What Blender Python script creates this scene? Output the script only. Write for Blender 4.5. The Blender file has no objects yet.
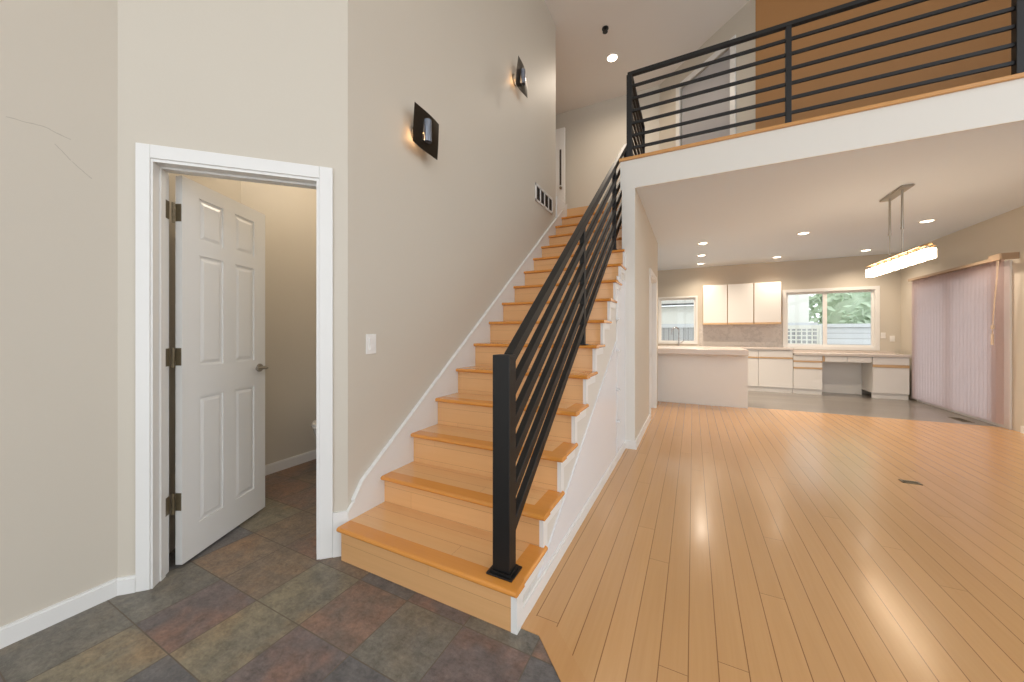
import bpy, bmesh, math, random
from mathutils import Matrix, Vector
random.seed(7)
S = bpy.context.scene
COL = S.collection

# ------------------------------------------------------------------ camera
TH = math.atan(181 / 358.0)
cam_d = bpy.data.cameras.new('camera')
cam = bpy.data.objects.new('camera', cam_d)
COL.objects.link(cam)
cam.location = (0, 0, 1.21)
cam.rotation_euler = (math.pi / 2, 0, TH)
cam_d.sensor_width = 36
cam_d.lens = 358.0 / 1024 * 36
cam_d.shift_y = -8.0 / 1024
cam_d.clip_start = 0.05
S.camera = cam

# ------------------------------------------------------------------ world
W = bpy.data.worlds.new('sky')
S.world = W
W.use_nodes = True
bg = W.node_tree.nodes['Background']
bg.inputs[0].default_value = (0.92, 0.96, 1.0, 1)
bg.inputs[1].default_value = 2.05

# ------------------------------------------------------------------ exposure
vs = S.view_settings
vs.view_transform = 'Standard'
vs.look = 'None'
vs.gamma = 1.0
vs.use_curve_mapping = False
vs.exposure = 0.0

# ------------------------------------------------------------------ helpers
def lin(r, g, b):
    def f(v):
        v /= 255.0
        return v / 12.92 if v <= 0.04045 else ((v + 0.055) / 1.055) ** 2.4
    return (f(r), f(g), f(b), 1)

def BM():
    return bmesh.new()

def box(bm, x0, x1, y0, y1, z0, z1, bev=0.0, M=None):
    x0, x1 = min(x0, x1), max(x0, x1); y0, y1 = min(y0, y1), max(y0, y1); z0, z1 = min(z0, z1), max(z0, z1)
    co = [(x0, y0, z0), (x1, y0, z0), (x1, y1, z0), (x0, y1, z0), (x0, y0, z1), (x1, y0, z1), (x1, y1, z1), (x0, y1, z1)]
    v = [bm.verts.new(M @ Vector(c) if M else c) for c in co]
    fs = [bm.faces.new([v[i] for i in q]) for q in ((0, 3, 2, 1), (4, 5, 6, 7), (0, 1, 5, 4), (1, 2, 6, 5), (2, 3, 7, 6), (3, 0, 4, 7))]
    if bev:
        es = set(e for f in fs for e in f.edges)
        bmesh.ops.bevel(bm, geom=list(es), offset=bev, segments=2, profile=0.5, affect='EDGES')
    return fs

def prism(bm, poly, axis, a0, a1):
    """poly in the two other axes (in xyz order), extruded along axis between a0 and a1"""
    def P(p, a):
        return {'x': (a, p[0], p[1]), 'y': (p[0], a, p[1]), 'z': (p[0], p[1], a)}[axis]
    A = [bm.verts.new(P(p, a0)) for p in poly]
    B = [bm.verts.new(P(p, a1)) for p in poly]
    n = len(poly)
    f = [bm.faces.new(A), bm.faces.new(B[::-1])]
    for i in range(n):
        f.append(bm.faces.new((A[i], B[i], B[(i + 1) % n], A[(i + 1) % n])))
    bmesh.ops.recalc_face_normals(bm, faces=f)

def cyl(bm, p0, p1, r, seg=16, r2=None):
    p0, p1 = Vector(p0), Vector(p1)
    d = p1 - p0
    q = d.to_track_quat('Z', 'Y').to_matrix().to_4x4()
    M = Matrix.Translation((p0 + p1) / 2) @ q
    bmesh.ops.create_cone(bm, cap_ends=True, segments=seg, radius1=r, radius2=r if r2 is None else r2, depth=d.length, matrix=M)

def tube(bm, pts, r, seg=10):
    pts = [Vector(p) for p in pts]
    rings = []
    for i, p in enumerate(pts):
        t = (pts[min(i + 1, len(pts) - 1)] - pts[max(i - 1, 0)]).normalized()
        q = t.to_track_quat('Z', 'Y').to_matrix()
        rings.append([bm.verts.new(p + q @ Vector((r * math.cos(2 * math.pi * k / seg), r * math.sin(2 * math.pi * k / seg), 0))) for k in range(seg)])
    for a, b in zip(rings, rings[1:]):
        # align ring b on ring a
        off = min(range(seg), key=lambda o: sum((a[k].co - b[(k + o) % seg].co).length for k in range(seg)))
        for k in range(seg):
            bm.faces.new((a[k], a[(k + 1) % seg], b[(k + 1 + off) % seg], b[(k + off) % seg]))
        b[:] = b[off:] + b[:off]
    bm.faces.new(rings[0][::-1]); bm.faces.new(rings[-1])

def lathe(bm, prof, cx, cy, seg=24, sx=1.0, sy=1.0):
    rings = []
    for r, z in prof:
        rings.append([bm.verts.new((cx + sx * r * math.cos(2 * math.pi * k / seg), cy + sy * r * math.sin(2 * math.pi * k / seg), z)) for k in range(seg)])
    fs = []
    for a, b in zip(rings, rings[1:]):
        for k in range(seg):
            fs.append(bm.faces.new((a[k], a[(k + 1) % seg], b[(k + 1) % seg], b[k])))
    fs.append(bm.faces.new(rings[0][::-1])); fs.append(bm.faces.new(rings[-1]))
    bmesh.ops.recalc_face_normals(bm, faces=fs)

def obj(name, bm, mat, parent=None, smooth=False, label=None):
    """link a bmesh given in world coordinates (or the parent's own frame when the parent is rotated)"""
    me = bpy.data.meshes.new(name)
    bmesh.ops.recalc_face_normals(bm, faces=bm.faces[:])
    bm.to_mesh(me); bm.free()
    o = bpy.data.objects.new(name, me)
    COL.objects.link(o)
    for m in (mat if isinstance(mat, (list, tuple)) else [mat]):
        me.materials.append(m)
    if smooth:
        for p in me.polygons:
            p.use_smooth = True
        try:
            me.set_sharp_from_angle(angle=math.radians(38))
        except Exception:
            pass
    if parent is not None:
        base = Vector((0, 0, 0)); q = parent
        while q is not None:
            base += q.location; q = q.parent
        o.parent = parent
        me.transform(Matrix.Translation(-base))
    if label:
        o['label'] = label
    return o

def base_origin(o):
    """put a top-level mesh's origin at the middle of its base"""
    me = o.data
    xs = [v.co for v in me.vertices]
    c = Vector(((min(v.x for v in xs) + max(v.x for v in xs)) / 2, (min(v.y for v in xs) + max(v.y for v in xs)) / 2, min(v.z for v in xs)))
    me.transform(Matrix.Translation(-c)); o.location = c
    return o

def thing(name, label, cat, loc, group=None, kind=None):
    o = bpy.data.objects.new(name, None)
    COL.objects.link(o)
    o.location = loc; o.empty_display_size = 0.1
    o['label'] = label; o['category'] = cat
    if group: o['group'] = group
    if kind: o['kind'] = kind
    return o

def tag(o, label, cat, group=None, kind=None):
    o['label'] = label; o['category'] = cat
    if group: o['group'] = group
    if kind: o['kind'] = kind
    return o

def struct(name, bm, mat, label, cat, smooth=False):
    return tag(obj(name, bm, mat, smooth=smooth), label, cat, kind='structure')

# ------------------------------------------------------------------ materials
class NT:
    def __init__(s, name):
        s.m = bpy.data.materials.new(name); s.m.use_nodes = True
        s.t = s.m.node_tree; s.b = s.t.nodes['Principled BSDF']; s.out = s.t.nodes['Material Output']
    def n(s, typ, **kw):
        x = s.t.nodes.new(typ)
        for k, v in kw.items(): setattr(x, k, v)
        return x
    def set(s, sock, v):
        if hasattr(v, 'links') or isinstance(v, bpy.types.NodeSocket): s.t.links.new(v, sock)
        else: sock.default_value = v
    def math(s, op, a, b=0.0, c=0.0):
        x = s.n('ShaderNodeMath', operation=op)
        s.set(x.inputs[0], a); s.set(x.inputs[1], b); s.set(x.inputs[2], c)
        return x.outputs[0]
    def mix(s, f, a, b):
        x = s.n('ShaderNodeMix', data_type='RGBA')
        s.set(x.inputs[0], f); s.set(x.inputs[6], a); s.set(x.inputs[7], b)
        return x.outputs[2]
    def coord(s, scale=(1, 1, 1), rot=(0, 0, 0), loc=(0, 0, 0)):
        g = s.n('ShaderNodeNewGeometry')
        mp = s.n('ShaderNodeMapping')
        s.t.links.new(g.outputs['Position'], mp.inputs[0])
        mp.inputs['Scale'].default_value = scale; mp.inputs['Rotation'].default_value = rot; mp.inputs['Location'].default_value = loc
        return mp.outputs[0]
    def noise(s, vec, scale, detail=3, rough=0.5):
        x = s.n('ShaderNodeTexNoise')
        s.t.links.new(vec, x.inputs['Vector']); x.inputs['Scale'].default_value = scale
        x.inputs['Detail'].default_value = detail; x.inputs['Roughness'].default_value = rough
        return x.outputs[0]
    def ramp(s, f, stops):
        x = s.n('ShaderNodeValToRGB')
        e = x.color_ramp.elements
        while len(e) < len(stops): e.new(0.5)
        for q, (p, c) in zip(e, stops): q.position = p; q.color = c
        s.t.links.new(f, x.inputs[0])
        return x.outputs[0]
    def bump(s, h, strength=0.2, dist=0.01):
        x = s.n('ShaderNodeBump'); x.inputs['Strength'].default_value = strength; x.inputs['Distance'].default_value = dist
        s.t.links.new(h, x.inputs['Height']); s.t.links.new(x.outputs[0], s.b.inputs['Normal'])
    def fin(s, color=None, rough=0.5, metal=0.0, spec=None):
        if color is not None: s.set(s.b.inputs['Base Color'], color)
        s.set(s.b.inputs['Roughness'], rough); s.b.inputs['Metallic'].default_value = metal
        if spec is not None: s.b.inputs['Specular IOR Level'].default_value = spec
        return s.m

def paint(name, rgb, rough=0.55, var=0.03, bump=0.06, scale=90):
    t = NT(name); c = lin(*rgb)
    v = t.coord()
    n = t.noise(v, 1.3, 3)
    d = tuple(x * (1 - var) for x in c[:3]) + (1,)
    if bump: t.bump(t.noise(v, scale, 2), bump, 0.004)
    return t.fin(t.mix(n, d, c), rough)

def plain(name, rgb, rough=0.4, metal=0.0, var=0.05, scale=20):
    t = NT(name); c = lin(*rgb)
    n = t.noise(t.coord(), scale, 2)
    d = tuple(x * (1 - var) for x in c[:3]) + (1,)
    return t.fin(t.mix(n, d, c), rough, metal)

def wood(name, base, dark, seam, w, along='y', across='x', rough=0.25, off=0.0, length=1.8, seam_w=0.003, tint=0.10):
    """bamboo or plank boards running along one world axis, w wide across another"""
    t = NT(name)
    g = t.n('ShaderNodeNewGeometry'); sp = t.n('ShaderNodeSeparateXYZ')
    t.t.links.new(g.outputs['Position'], sp.inputs[0])
    A = sp.outputs['xyz'.index(along)]; X = sp.outputs['xyz'.index(across)]
    u = t.math('DIVIDE', t.math('SUBTRACT', X, off), w)
    i = t.math('FLOOR', u); fr = t.math('FRACT', u)
    wn = t.n('ShaderNodeTexWhiteNoise', noise_dimensions='1D'); t.t.links.new(i, wn.inputs['W'])
    l = t.math('DIVIDE', t.math('ADD', A, t.math('MULTIPLY', wn.outputs[0], 7.3)), length)
    j = t.math('FLOOR', l); fl = t.math('FRACT', l)
    cb = t.n('ShaderNodeCombineXYZ'); t.t.links.new(i, cb.inputs[0]); t.t.links.new(j, cb.inputs[1])
    w2 = t.n('ShaderNodeTexWhiteNoise', noise_dimensions='2D'); t.t.links.new(cb.outputs[0], w2.inputs['Vector'])
    sc = {'x': (60, 60, 60), 'y': (60, 60, 60), 'z': (60, 60, 60)}
    s3 = [70, 70, 70]; s3['xyz'.index(along)] = 2.5
    grain = t.noise(t.coord(scale=tuple(s3)), 1.0, 4, 0.6)
    s4 = [14, 14, 14]; s4['xyz'.index(along)] = 0.8
    big = t.noise(t.coord(scale=tuple(s4)), 1.0, 2, 0.5)
    f = t.math('ADD', t.math('MULTIPLY', grain, 0.55), t.math('MULTIPLY', big, 0.45))
    c = t.mix(f, lin(*dark), lin(*base))
    tone = t.math('ADD', 1.0 - tint, t.math('MULTIPLY', w2.outputs[0], 2 * tint))
    hs = t.n('ShaderNodeHueSaturation'); t.t.links.new(c, hs.inputs['Color']); t.t.links.new(tone, hs.inputs['Value'])
    e = seam_w / w
    s1 = t.math('LESS_THAN', fr, e)
    s2 = t.math('LESS_THAN', fl, seam_w * 0.7 / length)
    sm = t.math('MAXIMUM', s1, s2)
    c = t.mix(t.math('MULTIPLY', sm, 0.85), hs.outputs[0], lin(*seam))
    t.bump(t.math('SUBTRACT', t.math('MULTIPLY', grain, 0.15), sm), 0.12, 0.002)
    t.b.inputs['Coat Weight'].default_value = 0.3; t.b.inputs['Coat Roughness'].default_value = 0.15
    return t.fin(c, rough)

M = {}
M['wall'] = paint('beige_wall_paint', (207, 199, 185))
M['white'] = paint('white_trim_paint', (232, 231, 228), 0.35, 0.015, 0.0)
M['soffit'] = paint('off_white_drywall', (226, 222, 214), 0.6, 0.02)
M['ceil'] = paint('ceiling_paint', (236, 232, 227), 0.75, 0.02, 0.1, 140)
M['ceil2'] = paint('bounce_offset_ceiling_white', (224, 234, 246), 0.75, 0.02, 0.1, 140)  # blue tint in the white offsets warm light bounced from the floor
M['orange'] = paint('ochre_wall_paint', (170, 122, 72), 0.6, 0.05)
M['panel'] = paint('warm_white_panel_paint', (220, 216, 208), 0.5, 0.02)
M['gloss'] = paint('glossy_white_board', (230, 232, 236), 0.18, 0.01, 0.0)
M['lamin'] = paint('white_laminate', (232, 228, 222), 0.3, 0.01, 0.0)
M['shadedoor'] = paint('shaded_door_grey', (172, 170, 172), 0.5, 0.02, 0.0)  # shade on the upstairs door is put into this grey
M['floor'] = wood('bamboo_floor', (210, 165, 113), (190, 142, 90), (124, 84, 50), 0.097, 'y', 'x', 0.24, -0.017, 2.6, 0.0036, 0.045)
M['border'] = wood('bamboo_border', (210, 163, 110), (190, 140, 88), (150, 100, 60), 5.0, 'y', 'x', 0.26, -1.7, 9.0, 0.001, 0.0)
M['tread'] = wood('bamboo_tread', (234, 188, 134), (218, 166, 110), (150, 100, 60), 0.095, 'x', 'y', 0.22, 0.0, 2.5, 0.0015, 0.03)
M['riser'] = wood('bamboo_riser', (230, 182, 128), (212, 160, 105), (160, 108, 64), 0.095, 'x', 'z', 0.3, 0.0, 2.5, 0.0015, 0.03)
M['nosing'] = wood('stained_nosing', (226, 156, 74), (206, 132, 54), (150, 90, 40), 6.0, 'x', 'z', 0.2, -3, 30, 0.001, 0.0)
M['oak'] = wood('oak_pull', (216, 182, 140), (196, 156, 110), (150, 100, 60), 6.0, 'x', 'z', 0.35, -3, 30, 0.001, 0.0)
M['cap'] = wood('balcony_cap_wood', (212, 158, 92), (188, 130, 66), (150, 100, 60), 6.0, 'x', 'z', 0.3, -3, 30, 0.001, 0.0)
M['vinyl'] = wood('grey_vinyl_plank', (138, 130, 122), (104, 98, 92), (70, 66, 62), 0.18, 'x', 'y', 0.3, 0.02, 1.2, 0.004, 0.12)
M['black'] = plain('black_powder_coat', (13, 12, 12), 0.5)
M['weld'] = plain('bare_black_steel', (58, 60, 62), 0.35, 0.6)
M['bronze'] = plain('antique_brass', (126, 113, 88), 0.4, 0.35, 0.3, 60)
M['nickel'] = plain('satin_nickel', (176, 170, 160), 0.3, 0.9)
M['chrome'] = plain('chrome', (215, 215, 218), 0.12, 1.0)
M['gold'] = plain('warm_brass_bar', (206, 168, 110), 0.25, 0.9)
M['dark'] = plain('dark_void', (34, 32, 29), 0.8)
M['darkgap'] = plain('dark_gap', (70, 64, 58), 0.8)
M['sconce'] = plain('dark_bronze_sheet', (62, 54, 44), 0.32, 0.75, 0.3, 40)
M['plastic'] = paint('white_plastic', (236, 234, 230), 0.35, 0.01, 0.0)
M['ceramic'] = paint('white_ceramic', (240, 239, 236), 0.1, 0.01, 0.0)
M['headrail'] = plain('taupe_headrail', (170, 146, 122), 0.5)
M['grout'] = plain('grout', (116, 106, 94), 0.8, 0, 0.25, 60)
M['cord'] = plain('cream_cord', (228, 205, 180), 0.6)

def worn_wall(name, rgb, segs):
    # plaster with a few hairline cracks across it, given as (y0, z0, y1, z1) on the wall
    t = NT(name); c = lin(*rgb)
    v = t.coord(); n = t.noise(v, 1.3, 3)
    col = t.mix(n, tuple(x * 0.97 for x in c[:3]) + (1,), c)
    g = t.n('ShaderNodeNewGeometry'); sp = t.n('ShaderNodeSeparateXYZ'); t.t.links.new(g.outputs['Position'], sp.inputs[0])
    wob = t.math('MULTIPLY', t.math('SUBTRACT', t.noise(v, 30, 3), 0.5), 0.012)
    Y, Zz = sp.outputs[1], t.math('ADD', sp.outputs[2], wob)
    best = None
    for y0, z0, y1, z1 in segs:
        dy, dz = y1 - y0, z1 - z0; L2 = dy * dy + dz * dz
        py, pz = t.math('SUBTRACT', Y, y0), t.math('SUBTRACT', Zz, z0)
        k = t.math('DIVIDE', t.math('ADD', t.math('MULTIPLY', py, dy), t.math('MULTIPLY', pz, dz)), L2)
        k = t.math('MINIMUM', t.math('MAXIMUM', k, 0.0), 1.0)
        ey, ez = t.math('SUBTRACT', py, t.math('MULTIPLY', k, dy)), t.math('SUBTRACT', pz, t.math('MULTIPLY', k, dz))
        d = t.math('SQRT', t.math('ADD', t.math('MULTIPLY', ey, ey), t.math('MULTIPLY', ez, ez)))
        best = d if best is None else t.math('MINIMUM', best, d)
    m = t.math('MULTIPLY', t.math('LESS_THAN', best, 0.0016), 0.35)
    t.bump(t.noise(v, 90, 2), 0.06, 0.004)
    return t.fin(t.mix(m, col, lin(120, 110, 96)), 0.55)
M['worn'] = worn_wall('cracked_beige_wall_paint', (207, 199, 185), [(0.355, 2.05, 0.44, 2.058), (0.44, 2.058, 0.515, 2.038), (0.474, 2.0, 0.515, 1.95), (0.52, 1.945, 0.575, 1.895)])

def slate(name, a, b, c, k=1.0):
    t = NT(name)
    v = t.coord()
    n1 = t.noise(v, 5.5, 6, 0.62); n2 = t.noise(v, 17.0, 6, 0.68); n3 = t.noise(t.coord(loc=(4, 7, 2)), 3.2, 4, 0.6); n4 = t.noise(t.coord(scale=(1, 1.6, 1)), 48.0, 5, 0.7)
    m = t.mix(t.ramp(n1, [(0.38, (0, 0, 0, 1)), (0.62, (1, 1, 1, 1))]), lin(*a), lin(*b))
    m = t.mix(t.ramp(n3, [(0.50, (0, 0, 0, 1)), (0.68, (0.85, 0.85, 0.85, 1))]), m, lin(*c))
    hs = t.n('ShaderNodeHueSaturation'); t.t.links.new(m, hs.inputs['Color'])
    t.t.links.new(t.math('ADD', -0.66, t.math('ADD', t.math('MULTIPLY', n2, 2.4), t.math('MULTIPLY', n4, 1.75))), hs.inputs['Value'])
    t.bump(t.math('ADD', t.math('ADD', n2, t.math('MULTIPLY', n4, 0.5)), t.math('MULTIPLY', n1, 0.8)), 0.55, 0.008)
    return t.fin(hs.outputs[0], t.math('ADD', 0.30, t.math('MULTIPLY', n2, 0.3)))
SL = [slate('slate_rust', (112, 90, 78), (96, 87, 80), (124, 92, 70)),
      slate('slate_grey_green', (99, 96, 88), (92, 88, 81), (106, 98, 84)),
      slate('slate_purple', (98, 87, 84), (86, 80, 79), (114, 88, 75)),
      slate('slate_olive', (114, 106, 88), (100, 95, 83), (124, 105, 80)),
      slate('slate_dark', (80, 79, 80), (88, 86, 85), (94, 89, 86)),
      slate('slate_brown', (112, 97, 81), (98, 88, 78), (124, 98, 74))]

def thin_glass(name):
    t = NT(name)
    tr = t.n('ShaderNodeBsdfTransparent'); tr.inputs[0].default_value = (0.96, 0.98, 0.97, 1)
    gl = t.n('ShaderNodeBsdfGlossy'); gl.inputs['Roughness'].default_value = 0.02
    fr = t.n('ShaderNodeFresnel'); fr.inputs[0].default_value = 1.45
    mx = t.n('ShaderNodeMixShader')
    t.t.links.new(fr.outputs[0], mx.inputs[0]); t.t.links.new(tr.outputs[0], mx.inputs[1]); t.t.links.new(gl.outputs[0], mx.inputs[2])
    t.t.links.new(mx.outputs[0], t.out.inputs[0])
    return t.m
M['glass'] = thin_glass('window_glass')

def glow(name, rgb, s):
    t = NT(name)
    t.b.inputs['Base Color'].default_value = lin(*rgb)
    t.b.inputs['Emission Color'].default_value = lin(*rgb); t.b.inputs['Emission Strength'].default_value = s
    t.b.inputs['Roughness'].default_value = 0.2
    return t.m
M['bulb'] = glow('lit_lamp_lens', (255, 238, 212), 7.0)
M['cube'] = glow('lit_glass_block', (255, 232, 200), 13.0)
M['lamp_filament'] = glow('lit_halogen_capsule', (255, 196, 130), 6.0)

def fabric(name, rgb, trans):
    t = NT(name)
    n = t.noise(t.coord(scale=(300, 300, 40)), 1.0, 2)
    c = t.mix(n, tuple(x * 0.9 for x in lin(*rgb)[:3]) + (1,), lin(*rgb))
    d = t.n('ShaderNodeBsdfDiffuse'); tl = t.n('ShaderNodeBsdfTranslucent'); mx = t.n('ShaderNodeMixShader')
    t.t.links.new(c, d.inputs[0]); t.t.links.new(c, tl.inputs[0]); mx.inputs[0].default_value = trans
    t.t.links.new(d.outputs[0], mx.inputs[1]); t.t.links.new(tl.outputs[0], mx.inputs[2])
    t.t.links.new(mx.outputs[0], t.out.inputs[0])
    return t.m
M['vane'] = fabric('mauve_blind_vane', (240, 230, 230), 0.88)

def marble():
    t = NT('grey_veined_stone')
    v = t.coord()
    n = t.noise(v, 2.4, 6, 0.65)
    r = t.ramp(n, [(0.30, lin(192, 184, 176)), (0.47, lin(206, 198, 190)), (0.51, lin(190, 182, 174)), (0.56, lin(205, 197, 189)), (0.8, lin(196, 188, 179))])
    return t.fin(r, 0.25)
M['marble'] = marble()
M['counter'] = paint('pale_stone_worktop', (222, 210, 200), 0.22, 0.14, 0.0)
M['leaf'] = plain('daylit_green_foliage', (220, 236, 210), 0.6, 0, 0.25, 6)  # leaf colour lightened in place of stronger daylight
M['bark'] = plain('bark', (110, 92, 74), 0.8, 0, 0.4, 20)
M['siding'] = plain('daylit_cream_siding', (250, 248, 240), 0.7)  # cream lightened so the colour itself carries outdoor brightness
M['fence'] = wood('daylit_weathered_fence', (214, 212, 212), (170, 170, 172), (70, 68, 66), 0.14, 'z', 'x', 0.8, 0.0, 9.0, 0.012, 0.14)  # weathered grey, lightened to stand in for bright daylight
M['fence2'] = wood('daylit_fence', (240, 242, 246), (222, 224, 228), (150, 150, 150), 0.15, 'x', 'z', 0.8, 0.0, 9.0, 0.012, 0.06)  # board colour raised near white for the overexposed daylight outside
M['ground'] = plain('concrete_patio', (196, 192, 186), 0.9, 0, 0.15, 5)
M['asph'] = plain('dark_gutter', (90, 90, 90), 0.7)

# ------------------------------------------------------------------ dimensions
XL = -2.38                 # entry left wall
XS = -1.69                 # stair left wall face
XR = 3.56                  # right wall face
YB = 9.5                   # kitchen back wall face
ZC = 2.745                 # dining ceiling
Z2 = 3.05                  # upper floor
ZT = 5.45                  # high ceiling
C0 = Vector((XL, 0.656, 0)); R2 = math.sqrt(0.5)
DW = Matrix.Translation(C0) @ Matrix(((R2, -R2, 0, 0), (R2, R2, 0, 0), (0, 0, 1, 0), (0, 0, 0, 1)))   # door wall frame: s along, n into the bathroom
SE = 0.976                 # end of the door wall (corner with the stair wall)

# ------------------------------------------------------------------ floors
def clip(poly, a, b, c):   # keep a*x+b*y<=c
    out = []
    for i in range(len(poly)):
        p, q = poly[i], poly[(i + 1) % len(poly)]
        dp, dq = a * p[0] + b * p[1] - c, a * q[0] + b * q[1] - c
        if dp <= 0: out.append(p)
        if dp * dq < 0:
            s = dp / (dp - dq); out.append((p[0] + s * (q[0] - p[0]), p[1] + s * (q[1] - p[1])))
    return out
T = 0.305
fixed = {(0, 0): 0, (1, 0): 1, (2, 0): 2, (3, 0): 4, (-1, 0): 3, (-1, -1): 3, (0, -1): 2, (1, -1): 4, (2, -1): 2, (-2, -1): 2, (-2, -2): 3,
         (-3, -2): 1, (-3, -1): 1, (-2, 0): 5, (-1, -2): 4, (0, 1): 4, (1, 1): 2, (2, 1): 1, (-1, 1): 5, (-2, 1): 0, (-3, 1): 5, (-2, 2): 0, (-3, 2): 5, (-2, 3): 5, (-4, 2): 0}
bm = BM()
for i in range(-8, 15):
    for j in range(-14, 7):
        x0, y0 = -1.457 + T * i, 0.925 + T * j
        g = 0.0022
        poly = [(x0 + g, y0 + g), (x0 + T - g, y0 + g), (x0 + T - g, y0 + T - g), (x0 + g, y0 + T - g)]
        poly = clip(poly, 1, 1, 0.775)
        if x0 > -1.8: poly = clip(poly, 0, 1, 1.325) if poly else poly
        if len(poly) < 3: continue
        f = bm.faces.new([bm.verts.new((p[0], p[1], 0)) for p in poly])
        f.material_index = fixed.get((i, j), random.choice([0, 5, 3, 5, 0] if j > 0 else [0, 1, 2, 3, 4, 5]))
struct('floor_slate', bm, SL, 'slate tile entry floor in square rust, olive and grey tiles', 'floor')
bm = BM()
prism(bm, [(-3.9, -3.4), (4.175, -3.4), (-0.635, 1.41), (-0.635, 2.9), (-3.9, 2.9)], 'z', -0.12, -0.0010)
struct('floor_grout', bm, M['grout'], 'grout bed between the slate floor tiles', 'floor')
bm = BM()
prism(bm, [(-0.645, 1.40), (-0.645, 6.95), (XR, 6.95), (XR, -2.785), (-0.554, 1.329)], 'z', -0.1, 0.001)
struct('floor_wood', bm, M['floor'], 'bamboo plank floor of the living and dining area', 'floor')
bm = BM()
d = 0.085
prism(bm, [(-0.645, 1.325), (-0.55, 1.325), (XR, -2.785), (XR, -2.785 + d * 1.41), (-0.515, 1.41), (-0.645, 1.41)], 'z', -0.05, 0.0035)
struct('trim_1', bm, M['border'], 'wooden border board edging the bamboo floor against the slate', 'floor trim')
bm = BM()
box(bm, -2.7, XR, 6.95, YB + 0.1, -0.1, 0.0)
struct('floor_vinyl', bm, M['vinyl'], 'grey vinyl plank floor in the kitchen', 'floor')

# ------------------------------------------------------------------ walls of the entry
bm = BM(); box(bm, XL - 0.12, XL, -3.0, 0.656, 0, ZT)
struct('wall_left', bm, M['worn'], 'plain beige entry wall at the far left of the photo', 'wall')
O0, O1, OH = 0.120, 0.842, 2.04
bm = BM()
box(bm, -0.05, O0, 0, 0.12, 0, ZT, M=DW)
box(bm, O1, SE, 0, 0.12, 0, ZT, M=DW)
box(bm, O0, O1, 0, 0.12, OH, ZT, M=DW)
struct('wall_door', bm, M['wall'], 'angled beige wall around the white bathroom doorway', 'wall')
bm = BM(); prism(bm, [(XS, 1.346), (XS, 4.68), (XS - 0.12, 4.68), (XS - 0.12, 1.40), (XS - 0.085, 1.431)], 'z', 0, ZT)
struct('wall_stair', bm, M['wall'], 'tall beige wall along the left of the stairs', 'wall')
# baseboards
bm = BM(); prism(bm, [(XL, -3), (XL + 0.014, -3), (XL + 0.014, 0.650), (XL, 0.656)], 'z', 0, 0.068)
prism(bm, [(XL, -3), (XL + 0.009, -3), (XL + 0.009, 0.652), (XL, 0.656)], 'z', 0.068, 0.078)
box(bm, 0.0, 0.07, -0.014, 0, 0, 0.068, M=DW); box(bm, 0.0, 0.07, -0.009, 0, 0.068, 0.078, M=DW)
struct('baseboard_left', bm, M['white'], 'white baseboard along the left entry wall', 'baseboard')
# casing and jamb
bm = BM()
for a, b in ((O0 - 0.050, O0 + 0.004), (O1 - 0.004, O1 + 0.061)):
    box(bm, a, b, -0.013, 0, 0, OH + 0.060, 0.003, DW)
    box(bm, a, b, 0.12, 0.138, 0, OH + 0.066, 0.003, DW)
box(bm, O0 + 0.004, O1 - 0.004, -0.013, 0, OH - 0.004, OH + 0.060, 0.003, DW)
box(bm, O0 + 0.004, O1 - 0.004, 0.12, 0.138, OH - 0.004, OH + 0.066, 0.003, DW)
box(bm, O0 - 0.002, O0 + 0.012, -0.006, 0.122, 0, OH, 0, DW)
box(bm, O1 - 0.018, O1 + 0.002, -0.006, 0.122, 0, OH, 0, DW)
box(bm, O0 + 0.012, O1 - 0.018, -0.006, 0.122, OH - 0.018, OH + 0.002, 0, DW)
for a, b in ((O0 + 0.012, O0 + 0.019), (O1 - 0.028, O1 - 0.018)):
    box(bm, a, b, 0.045, 0.080, 0, OH - 0.018, 0, DW)
box(bm, O0 + 0.019, O1 - 0.028, 0.045, 0.080, OH - 0.028, OH - 0.018, 0, DW)
struct('trim_2', bm, M['white'], 'white casing and jamb framing the bathroom doorway', 'door casing')

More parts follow.
